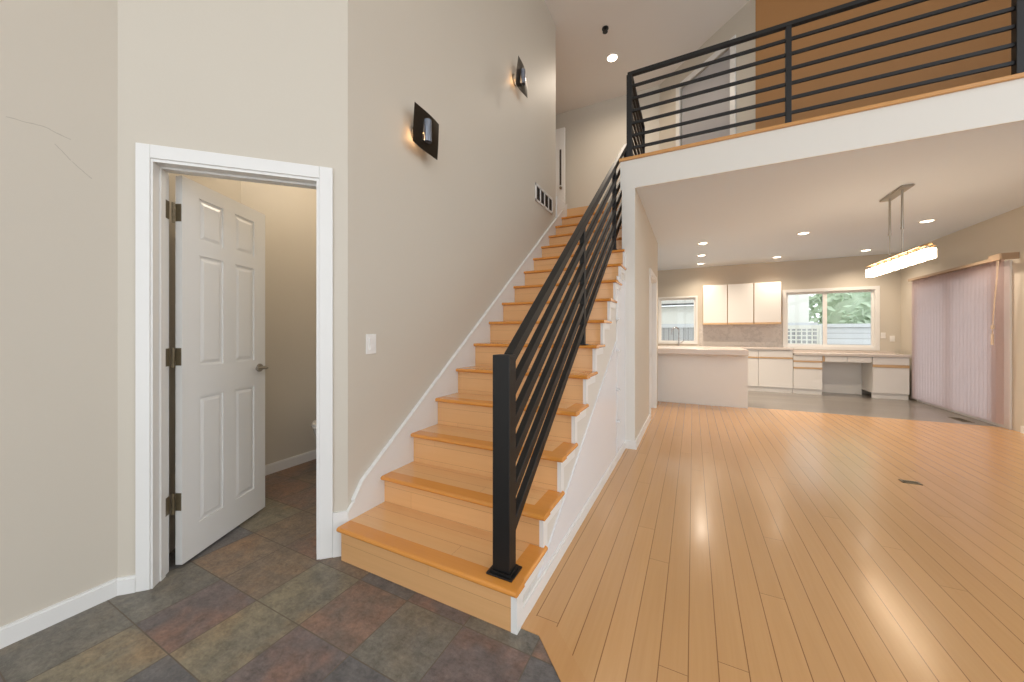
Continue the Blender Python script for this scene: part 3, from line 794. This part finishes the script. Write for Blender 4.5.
# ------------------------------------------------------------------ kitchen units
FY = 8.93
def unit(name, label, x0, x1, z0, z1, fronts, group=None, kick=0.085, rails=()):
    """fronts: list of (kind, x0, x1, z0, z1)"""
    o = thing(name, label, 'cabinet', ((x0 + x1) / 2, (FY + YB) / 2, 0), group)
    bm = BM(); box(bm, x0 + 0.001, x1 - 0.001, FY + 0.02, YB - 0.005, z0, z1); obj('carcass', bm, M['lamin'], o)
    if kick:
        bm = BM(); box(bm, x0 + 0.001, x1 - 0.001, FY + 0.035, FY + 0.06, 0, z0 + 0.002); obj('toe_kick', bm, M['lamin'], o)
    for kd, a, b, c, d_ in fronts:
        bm = BM(); box(bm, a + 0.0025, b - 0.0025, FY, FY + 0.019, c, d_, 0.0015)
        f = obj(kd, bm, M['lamin'], o)
    for a, b, c, d_ in rails:
        bm = BM(); box(bm, a + 0.0025, b - 0.0025, FY - 0.012, FY + 0.019, c, d_, 0.003)
        obj('pull_rail', bm, M['oak'], o, label='light oak finger pull')
    return o
unit('base_cabinet', 'narrow white base cabinet just right of the peninsula end', 0.82, 1.21, 0.10, 0.86,
     [('drawer', 0.82, 1.21, 0.72, 0.855), ('door', 0.82, 1.21, 0.105, 0.685)], 'white kitchen base cabinets', rails=[(0.82, 1.21, 0.687, 0.718)])
unit('base_cabinet', 'white base cabinet with a wide door under the raised end of the worktop', 1.21, 1.785, 0.10, 0.86,
     [('drawer', 1.21, 1.785, 0.72, 0.855), ('door', 1.21, 1.785, 0.105, 0.685)], 'white kitchen base cabinets', rails=[(1.21, 1.785, 0.687, 0.718)])
unit('base_cabinet', 'low white drawer cabinet left of the desk knee space', 1.79, 2.245, 0.10, 0.765,
     [('drawer', 1.79, 2.245, 0.668, 0.76), ('drawer', 1.79, 2.245, 0.535, 0.63), ('door', 1.79, 2.245, 0.105, 0.50)], 'white kitchen base cabinets',
     rails=[(1.79, 2.245, 0.632, 0.664), (1.79, 2.245, 0.502, 0.533)])
unit('base_cabinet', 'low white cabinet right of the desk knee space beside the blind', 2.97, 3.46, 0.10, 0.765,
     [('drawer', 2.97, 3.46, 0.63, 0.76), ('door', 2.97, 3.46, 0.105, 0.575)], 'white kitchen base cabinets', rails=[(2.97, 3.46, 0.578, 0.627)])
dk = thing('desk_drawer_unit', 'pair of shallow white drawers above the open desk knee space', 'drawer', (2.61, 9.1, 0.66))
bm = BM(); box(bm, 2.25, 2.965, FY + 0.02, FY + 0.5, 0.665, 0.765); obj('carcass', bm, M['lamin'], dk)
for a, b in ((2.285, 2.605), (2.615, 2.945)):
    bm = BM(); box(bm, a, b, FY, FY + 0.019, 0.655, 0.755, 0.002); obj('drawer', bm, M['lamin'], dk)
bm = BM(); box(bm, 2.25, 2.28, FY + 0.003, FY + 0.019, 0.655, 0.762); obj('oak_filler', bm, M['oak'], dk, label='light oak filler strip')
bm = BM(); box(bm, 2.248, 2.968, YB - 0.09, YB - 0.07, 0, 0.66)
tag(base_origin(obj('knee_panel', bm, M['lamin'])), 'white panel at the back of the desk knee space', 'panel')
# worktops
bm = BM(); box(bm, -2.65, 1.80, FY - 0.03, YB - 0.002, 0.865, 0.905, 0.004)
tag(base_origin(obj('worktop', bm, M['counter'])), 'pale stone worktop along the back wall under the upper cabinets', 'worktop')
bm = BM(); box(bm, 1.803, 3.47, FY - 0.03, YB - 0.002, 0.768, 0.818, 0.004)
tag(base_origin(obj('worktop', bm, M['counter'])), 'lower pale stone desk top under the wide kitchen window', 'worktop')
bm = BM(); box(bm, 1.803, 3.47, YB - 0.02, YB - 0.0005, 0.819, 0.858, 0.002)
tag(base_origin(obj('backsplash', bm, M['counter'])), 'low stone upstand behind the desk top', 'backsplash', kind='structure')
bm = BM(); box(bm, 0.125, 1.71, YB - 0.012, YB - 0.0005, 0.906, 1.41)
tag(base_origin(obj('backsplash', bm, M['marble'])), 'grey veined stone backsplash under the upper cabinets', 'backsplash', kind='structure')
# sink cabinet run behind the peninsula
bm = BM(); box(bm, -2.65, 0.815, FY, YB - 0.005, 0.0, 0.862)
tag(base_origin(obj('sink_cabinet', bm, M['lamin'])), 'white sink cabinet hidden behind the peninsula', 'cabinet')
# upper cabinets
UY = YB - 0.34
for (a, b, lb) in ((0.20, 0.672, 'white upper cabinet nearest the sink window, leftmost of three'), (0.678, 1.158, 'white upper cabinet in the middle of three'), (1.164, 1.64, 'white upper cabinet nearest the wide window, rightmost of three')):
    o = thing('wall_cabinet', lb, 'cabinet', ((a + b) / 2, YB - 0.17, 1.40), 'white upper kitchen cabinets')
    bm = BM(); box(bm, a, b, UY + 0.02, YB - 0.003, 1.40, 2.28); obj('carcass', bm, M['oak'], o, label='pale wood cabinet box')
    bm = BM(); box(bm, a + 0.006, b - 0.006, UY, UY + 0.019, 1.437, 2.276, 0.002); obj('door', bm, M['lamin'], o)
    bm = BM(); box(bm, a + 0.002, b - 0.002, UY - 0.012, UY + 0.019, 1.395, 1.434, 0.004); obj('pull_rail', bm, M['oak'], o, label='light oak finger pull along the bottom')
# peninsula
pn = thing('peninsula', 'white kitchen peninsula with a plain panelled front facing the dining area', 'kitchen peninsula', (0.1, 7.2, 0))
bm = BM(); box(bm, -0.64, 0.785, 6.86, 7.5, 0.0, 0.855); obj('carcass', bm, M['lamin'], pn)
bm = BM(); box(bm, -0.64, 0.788, 6.84, 6.86, 0.0, 0.855); obj('front_panel', bm, M['lamin'], pn)
bm = BM(); box(bm, -0.64, 0.77, 6.61, 7.55, 0.857, 0.945, 0.006)
tag(base_origin(obj('worktop', bm, M['counter'])), 'thick pale stone breakfast worktop overhanging the white peninsula', 'worktop')
# faucet
fc = thing('faucet', 'chrome gooseneck kitchen faucet in front of the sink window', 'faucet', (-0.30, 9.36, 0.905))
bm = BM(); cyl(bm, (-0.30, 9.36, 0.905), (-0.30, 9.36, 0.935), 0.026, 16); obj('faucet_base', bm, M['chrome'], fc, True)
bm = BM(); pts = [(-0.30, 9.36, 0.92), (-0.30, 9.36, 1.20)] + [(-0.30 - 0.075 + 0.075 * math.cos(t), 9.36 - 0.04 * (1 - math.cos(t)), 1.26 + 0.085 * math.sin(t)) for t in [i * math.pi / 10 for i in range(0, 11)]] + [(-0.45, 9.28, 1.17)]
tube(bm, pts, 0.015, 10); obj('spout', bm, M['chrome'], fc, True)
bm = BM(); tube(bm, [(-0.28, 9.36, 0.97), (-0.24, 9.35, 0.985), (-0.19, 9.33, 1.03)], 0.009, 8); obj('lever', bm, M['chrome'], fc, True)
# outlets
def plate(name, label, mk, cat, parts):
    o = thing(name, label, cat, mk); return o
for (x, z, lb) in ((3.44, 1.10, 'white outlet plate between the wide window and the corner'), (3.31, 1.16, 'white outlet plate close to the wide window casing')):
    o = thing('outlet', lb, 'outlet', (x, YB, z), 'kitchen outlets')
    bm = BM(); box(bm, x - 0.035, x + 0.035, YB - 0.006, YB - 0.0003, z - 0.057, z + 0.057, 0.002); obj('cover_plate', bm, M['plastic'], o)
    for dz in (-0.02, 0.02):
        bm = BM(); box(bm, x - 0.016, x + 0.016, YB - 0.009, YB - 0.006, z + dz - 0.013, z + dz + 0.013, 0.001); obj('socket', bm, M['plastic'], o)

# ------------------------------------------------------------------ ceiling lights
def can(x, y, z, label, group, e, col=(1, 0.85, 0.68), r=0.065, ang=116, bl=0.55):
    o = thing('ceiling_light', label, 'ceiling light', (x, y, z), group)
    bm = BM(); lathe(bm, [(r + 0.020, z - 0.0005), (r + 0.020, z - 0.005), (r + 0.004, z - 0.008), (r, z - 0.002)], x, y, 28); obj('trim_ring', bm, M['white'], o, True)
    bm = BM(); lathe(bm, [(r - 0.002, z - 0.003), (r - 0.012, z - 0.0085)], x, y, 24); obj('lens', bm, M['bulb'], o, True)
    l = bpy.data.lights.new('downlight', 'SPOT'); l.energy = e; l.color = col; l.spot_size = math.radians(ang); l.spot_blend = bl; l.shadow_soft_size = 0.06
    lo = bpy.data.objects.new('downlight', l); COL.objects.link(lo); lo.parent = o; lo.location = (0, 0, -0.03)
G = 'recessed dining and kitchen lights'
ECS = {6.93: 78, 6.94: 78, 8.0: 200, 8.94: 78, 8.86: 78, 8.88: 92}
for x, y, lb in ((0.15, 6.93, 'recessed ceiling light above the peninsula, nearest of the left row'), (0.15, 8.0, 'recessed ceiling light in the middle of the left row over the kitchen'),
                 (0.15, 8.94, 'recessed ceiling light in the left row nearest the sink window'), (1.516, 6.93, 'recessed ceiling light in the middle of the dining ceiling'),
                 (1.516, 8.86, 'recessed ceiling light in front of the upper cabinets, middle row'), (2.86, 8.88, 'recessed ceiling light above the desk, behind the pendant'),
                 (2.86, 6.94, 'recessed ceiling light right of the pendant rods near the blind')):
    can(x, y, ZC, lb, G, ECS[y], ang=116 if y < 7 else 145, bl=0.55 if y < 7 else 1.0)
can(-1.11, 5.62, ZT, 'round recessed light in the high ceiling over the stairs', None, 90, (1, 0.86, 0.70), 0.075, 168, 1.0)
sp = thing('sprinkler_head', 'small dark metal fitting on the high ceiling above the stairs', 'sprinkler', (-1.09, 5.03, ZT))
bm = BM(); cyl(bm, (-1.09, 5.03, ZT - 0.0005), (-1.09, 5.03, ZT - 0.012), 0.045, 20); obj('escutcheon', bm, M['weld'], sp, True)
bm = BM(); cyl(bm, (-1.09, 5.03, ZT - 0.012), (-1.09, 5.03, ZT - 0.05), 0.022, 14); cyl(bm, (-1.09, 5.03, ZT - 0.05), (-1.09, 5.03, ZT - 0.055), 0.035, 14); obj('nozzle', bm, M['weld'], sp, True)

# ------------------------------------------------------------------ pendant
PX = 1.98
pd = thing('pendant_lamp', 'linear pendant lamp with a row of glowing glass blocks over the dining area', 'pendant lamp', (PX, 5.39, 1.89))
bm = BM()
sec = [(PX - 0.055, 5.14), (PX + 0.055, 5.14), (PX + 0.055, 5.63), (PX - 0.055, 5.63)]
prism(bm, sec, 'z', ZC - 0.022, ZC - 0.0005); bmesh.ops.bevel(bm, geom=bm.edges[:], offset=0.008, segments=2, affect='EDGES')
obj('canopy', bm, M['nickel'], pd, True)
for y in (5.255, 5.525):
    bm = BM(); cyl(bm, (PX, y, ZC - 0.02), (PX, y, 2.33), 0.010, 12); cyl(bm, (PX, y, 2.33), (PX, y, 2.31), 0.013, 12); cyl(bm, (PX, y, 2.31), (PX, y, 2.05), 0.005, 10)
    obj('rod', bm, M['nickel'], pd, True)
bm = BM(); box(bm, PX - 0.014, PX + 0.014, 4.74, 6.04, 2.035, 2.052, 0.003); box(bm, PX + 0.05, PX + 0.062, 4.80, 5.98, 2.03, 2.04, 0.002); box(bm, PX - 0.062, PX - 0.05, 4.80, 5.98, 2.03, 2.04, 0.002)
for y in (5.0, 5.78): box(bm, PX - 0.06, PX + 0.06, y - 0.006, y + 0.006, 2.03, 2.04)
obj('lamp_bar', bm, M['gold'], pd, label='warm metal bar carrying the glass blocks')
for i in range(8):
    y = 4.80 + i * 0.168
    bm = BM(); box(bm, PX - 0.046, PX + 0.046, y - 0.052, y + 0.052, 1.908, 2.005, 0.012)
    cb = obj('glass_block', bm, M['cube'], pd, label='glowing ribbed glass block')
    bm = BM(); cyl(bm, (PX, y, 2.010), (PX, y, 2.036), 0.013, 12); obj('socket_cap', bm, M['nickel'], cb, True)

# ------------------------------------------------------------------ sconces, switch, vents
def sconce(y0, y1, z0, z1, label, roll):
    yc_, zc = (y0 + y1) / 2, (z0 + z1) / 2
    o = thing('wall_sconce', label, 'wall lamp', (XS, yc_, zc), 'wall sconces along the stairs')
    bm = BM(); cyl(bm, (XS + 0.0005, yc_, zc), (XS + 0.018, yc_, zc), 0.055, 24); cyl(bm, (XS + 0.018, yc_, zc), (XS + 0.095, yc_, zc), 0.012, 12); obj('back_plate', bm, M['nickel'], o, True)
    bm = BM(); n = 8; h = (y1 - y0) / 2; v = (z1 - z0) / 2
    grid = []
    for i in range(n + 1):
        row = []
        for j in range(n + 1):
            a, b = -1 + 2 * i / n, -1 + 2 * j / n
            warp = 0.005 * math.sin(2.2 * a + 1.1 * b) + roll * a * b
            row.append((XS + 0.09 + warp, yc_ + a * h * 0.995 + b * v * 0.09, zc + b * v * 0.995 - a * h * 0.09))
        grid.append(row)
    F = [[bm.verts.new(p) for p in r] for r in grid]; Bk = [[bm.verts.new((p[0] - 0.003, p[1], p[2])) for p in r] for r in grid]
    for i in range(n):
        for j in range(n):
            if 3 <= i <= 4 and 2 <= j <= 5: continue       # slot cut for the glass tube
            bm.faces.new((F[i][j], F[i + 1][j], F[i + 1][j + 1], F[i][j + 1])); bm.faces.new((Bk[i][j], Bk[i][j + 1], Bk[i + 1][j + 1], Bk[i + 1][j]))
    for k in range(n):
        for a, b in (((k, 0), (k + 1, 0)), ((k + 1, n), (k, n)), ((0, k + 1), (0, k)), ((n, k), (n, k + 1))):
            bm.faces.new((F[b[0]][b[1]], F[a[0]][a[1]], Bk[a[0]][a[1]], Bk[b[0]][b[1]]))
    obj('metal_shade', bm, M['sconce'], o, True)
    bm = BM(); cyl(bm, (XS + 0.10, yc_, zc - 0.07), (XS + 0.10, yc_, zc + 0.075), 0.026, 20)
    gt = obj('glass_tube', bm, M['tubeglass'], o, True, 'clear glass tube in the middle of the plate')
    bm = BM(); cyl(bm, (XS + 0.062, yc_ - 0.03, zc - 0.04), (XS + 0.062, yc_ - 0.03, zc - 0.005), 0.008, 10); obj('halogen_bulb', bm, M['lamp_filament'], o, True, 'warm glowing bulb behind the plate')
    l = bpy.data.lights.new('sconce_light', 'POINT'); l.energy = 0.25; l.color = (1, 0.62, 0.32); l.shadow_soft_size = 0.02
    lo = bpy.data.objects.new('sconce_light', l); COL.objects.link(lo); lo.parent = o; lo.location = (0.045, -0.04, -0.03)
t = NT('smoky_tube_glass'); t.b.inputs['Base Color'].default_value = lin(150, 158, 172); t.b.inputs['Roughness'].default_value = 0.08; t.b.inputs['Metallic'].default_value = 0.35
t.b.inputs['Transmission Weight'].default_value = 0.35; M['tubeglass'] = t.m
sconce(1.770, 2.012, 2.430, 2.695, 'square dark bronze wall lamp nearer the foot of the stairs', 0.0)
sconce(3.285, 3.515, 3.74, 4.04, 'square dark bronze wall lamp higher up near the top of the stairs', -0.012)
sw = thing('light_switch', 'white rocker light switch on the beige wall above the lower steps', 'switch', (XS, 1.503, 1.145))
bm = BM(); box(bm, XS + 0.0003, XS + 0.006, 1.467, 1.539, 1.087, 1.203, 0.002); obj('cover_plate', bm, M['plastic'], sw)
bm = BM(); prism(bm, [(XS + 0.006, 1.113), (XS + 0.011, 1.113), (XS + 0.008, 1.145), (XS + 0.011, 1.177), (XS + 0.006, 1.177)], 'y', 1.487, 1.519); obj('rocker', bm, M['plastic'], sw)
vt = thing('wall_vent', 'white return air grille high on the wall near the top step', 'vent', (XS, 4.245, 2.91))
VY0, VY1, VZ0, VZ1 = 3.955, 4.535, 2.80, 3.015
bm = BM(); f = 0.028
box(bm, XS + 0.0003, XS + 0.012, VY0, VY1, VZ0, VZ0 + f, 0.002); box(bm, XS + 0.0003, XS + 0.012, VY0, VY1, VZ1 - f, VZ1, 0.002)
for q in range(5):
    y = VY0 + f / 2 + (VY1 - VY0 - f) * q / 4; w = f / 2 if q in (0, 4) else 0.013
    box(bm, XS + 0.0003, XS + 0.012, y - w, y + w, VZ0, VZ1, 0.002)
obj('grille_frame', bm, M['plastic'], vt)
bm = BM(); box(bm, XS + 0.0003, XS + 0.002, VY0 + 0.01, VY1 - 0.01, VZ0 + 0.01, VZ1 - 0.01); obj('backing', bm, M['dark'], vt, label='dark opening behind the grille')
for q in range(1, 12):
    z = VZ0 + f + (VZ1 - VZ0 - 2 * f) * q / 12
    bm = BM(); box(bm, XS + 0.003, XS + 0.009, VY0 + f, VY1 - f, z - 0.0022, z + 0.0022); obj('louver', bm, M['darkgap'], vt)
def grille(cx, cy, lx, ly, label, z):
    o = thing('floor_vent', label, 'floor vent', (cx, cy, z), None)
    bm = BM(); f = 0.012
    box(bm, cx - lx / 2, cx + lx / 2, cy - ly / 2, cy - ly / 2 + f, z, z + 0.004); box(bm, cx - lx / 2, cx + lx / 2, cy + ly / 2 - f, cy + ly / 2, z, z + 0.004)
    box(bm, cx - lx / 2, cx - lx / 2 + f, cy - ly / 2, cy + ly / 2, z, z + 0.004); box(bm, cx + lx / 2 - f, cx + lx / 2, cy - ly / 2, cy + ly / 2, z, z + 0.004)
    obj('vent_frame', bm, M['bronze'], o)
    bm = BM(); box(bm, cx - lx / 2 + f, cx + lx / 2 - f, cy - ly / 2 + f, cy + ly / 2 - f, z, z + 0.0012)
    obj('backing', bm, M['dark'], o)
    bm = BM()
    m = 8
    for i in range(1, m):
        if lx > ly:
            x = cx - lx / 2 + lx * i / m; box(bm, x - 0.003, x + 0.003, cy - ly / 2 + f, cy + ly / 2 - f, z + 0.0012, z + 0.0035)
        else:
            y = cy - ly / 2 + ly * i / m; box(bm, cx - lx / 2 + f, cx + lx / 2 - f, y - 0.003, y + 0.003, z + 0.0012, z + 0.0035)
    obj('slats', bm, M['bronze'], o)
grille(1.57, 4.04, 0.115, 0.07, 'small dark metal vent set in the bamboo floor', 0.001)
grille(3.33, 7.27, 0.12, 0.30, 'dark metal floor vent in the vinyl beside the vertical blind', 0.0)

# ------------------------------------------------------------------ large windows of the living room (behind and right of the camera)
bm = BM()
for x in (-2.38, -0.4, 1.6, 3.56): box(bm, x - 0.05, x + 0.05, -3.0, -2.9, 0, ZT)
for z in (0.06, 2.4, ZT - 0.06): box(bm, -2.4, 3.6, -3.0, -2.9, z - 0.05, z + 0.05)
struct('window_4', bm, M['white'], 'tall white window frame of the living room behind the viewer', 'window')
bm = BM()
for y in (-2.95, -0.4, 1.7, 3.75): box(bm, XR, XR + 0.1, y - 0.05, y + 0.05, 0, ZT)
for z in (0.06, 2.4, ZT - 0.06): box(bm, XR, XR + 0.1, -2.95, 3.8, z - 0.05, z + 0.05)
struct('window_5', bm, M['white'], 'tall white window frame on the right of the living room', 'window')

# ------------------------------------------------------------------ outside
bm = BM(); prism(bm, [(XR + 0.1, 2.75), (XR + 0.1, 2.6), (4.75, 2.22), (4.75, 2.37)], 'y', 5.5, 10.2)
struct('trim_7', bm, M['siding'], 'roof overhang outside above the sliding door', 'eave')
bm = BM(); box(bm, -14, 22, YB + 0.12, 30, -0.4, -0.3); box(bm, XR + 0.12, 22, -10, YB + 0.12, -0.4, -0.3)
struct('ground', bm, M['ground'], 'pale concrete patio outside the kitchen', 'ground')
fn = thing('garden_fence', 'weathered grey board fence outside the sink window', 'fence', (-1.0, 12.5, -0.3))
bm = BM(); box(bm, -5.0, 3.04, 12.5, 12.53, -0.3, 1.38); obj('board_panel', bm, M['fence'], fn)
bm = BM(); box(bm, -5.0, 3.04, 12.46, 12.57, 1.38, 1.50); obj('top_rail', bm, M['fence2'], fn)
for x in (-4.9, -2.5, -0.9, 1.1):
    bm = BM(); box(bm, x - 0.05, x + 0.05, 12.54, 12.64, -0.3, 1.38); obj('post', bm, M['fence'], fn)
lt = thing('lattice_screen', 'pale lattice screen outside the left half of the wide window', 'fence', (2.75, 12.2, -0.3))
bm = BM()
for k in range(9): x = 2.05 + 0.115 * k; box(bm, x - 0.018, x + 0.018, 12.20, 12.21, 0.2, 1.32)
for k in range(10): z = 0.22 + 0.115 * k; box(bm, 2.0, 3.02, 12.21, 12.22, z - 0.018, z + 0.018)
obj('lattice', bm, M['siding'], lt)
bm = BM(); box(bm, 2.0, 3.0, 12.19, 12.24, 1.32, 1.42); box(bm, 2.0, 3.0, 12.19, 12.24, 0.1, 0.2); box(bm, 1.95, 2.0, 12.19, 12.24, -0.3, 1.42); box(bm, 3.0, 3.05, 12.19, 12.24, -0.3, 1.42); obj('lattice_frame', bm, M['siding'], lt)
f2 = thing('garden_fence', 'daylight-brightened horizontal board fence outside the right half of the wide window', 'fence', (7.5, 12.6, -0.3))
bm = BM(); box(bm, 3.08, 12, 12.60, 12.63, -0.3, 1.36); obj('board_panel', bm, M['fence2'], f2)
bm = BM(); box(bm, 3.08, 12, 12.56, 12.67, 1.36, 1.46); obj('top_rail', bm, M['fence2'], f2)
for x in (4.5, 6.4, 8.3):
    bm = BM(); box(bm, x - 0.05, x + 0.05, 12.64, 12.74, -0.3, 1.36); obj('post', bm, M['fence2'], f2)
hs = thing('neighbour_house', 'cream house wall with a pale eave beyond the garden fence', 'house', (-0.5, 15, -0.3))
bm = BM(); box(bm, -7, 2.6, 14.5, 18, -0.3, 2.2); box(bm, 2.2, 3.24, 14.2, 18, -0.3, 4.6); obj('house_wall', bm, M['siding'], hs)
bm = BM(); box(bm, -7.3, 2.15, 14.32, 14.5, 2.28, 2.85); obj('eave', bm, M['soffit'], hs)
bm = BM(); box(bm, -7.3, 2.15, 14.29, 14.4, 2.22, 2.28); obj('gutter', bm, M['asph'], hs, label='thin dark gutter line under the eave')
bm = BM(); prism(bm, [(14.25, 2.85), (18.2, 4.2), (18.2, 4.3), (14.25, 2.95)], 'x', -7.3, 2.15); box(bm, 2.1, 3.34, 14.1, 18.1, 4.6, 4.75); obj('roof', bm, M['asph'], hs)

def leafy(name, label, cx, cy, cz, rx, ry, rz_, trunk, n):
    o = thing(name, label, 'tree', (cx, cy, -0.3), 'garden trees beyond the fence')
    bm = BM()
    for i in range(n):
        th_, ph = random.uniform(0, 2 * math.pi), math.acos(random.uniform(-1, 1)); r = random.uniform(0.55, 1.0)
        c = Vector((cx + rx * r * math.sin(ph) * math.cos(th_), cy + ry * r * math.sin(ph) * math.sin(th_), cz + rz_ * r * math.cos(ph)))
        s = random.uniform(0.10, 0.2)
        a = Vector((random.gauss(0, 1), random.gauss(0, 1), random.gauss(0, 1))).normalized(); b = a.orthogonal().normalized()
        v = [bm.verts.new(c + a * s), bm.verts.new(c + b * s * 0.5), bm.verts.new(c - a * s), bm.verts.new(c - b * s * 0.5)]
        bm.faces.new(v)
    bmesh.ops.create_icosphere(bm, subdivisions=2, radius=0.72, matrix=Matrix.Translation((cx, cy, cz)) @ Matrix.Diagonal((rx, ry, rz_, 1)))
    obj('foliage', bm, M['leaf'], o)
    bm = BM(); cyl(bm, (cx, cy, -0.3), (cx, cy, cz), trunk, 10, trunk * 0.6); obj('trunk', bm, M['bark'], o)
leafy('garden_tree', 'leafy green tree beside the white house wall', 4.6, 15.6, 2.2, 1.1, 0.9, 1.9, 0.12, 1200)
leafy('garden_tree', 'broad green tree filling the right half of the wide window', 7.7, 16.0, 2.4, 1.75, 1.2, 2.3, 0.15, 1800)
leafy('garden_tree', 'green tree at the far right beyond the daylight-brightened fence', 12.6, 16.0, 2.4, 2.2, 1.2, 2.4, 0.15, 1200)
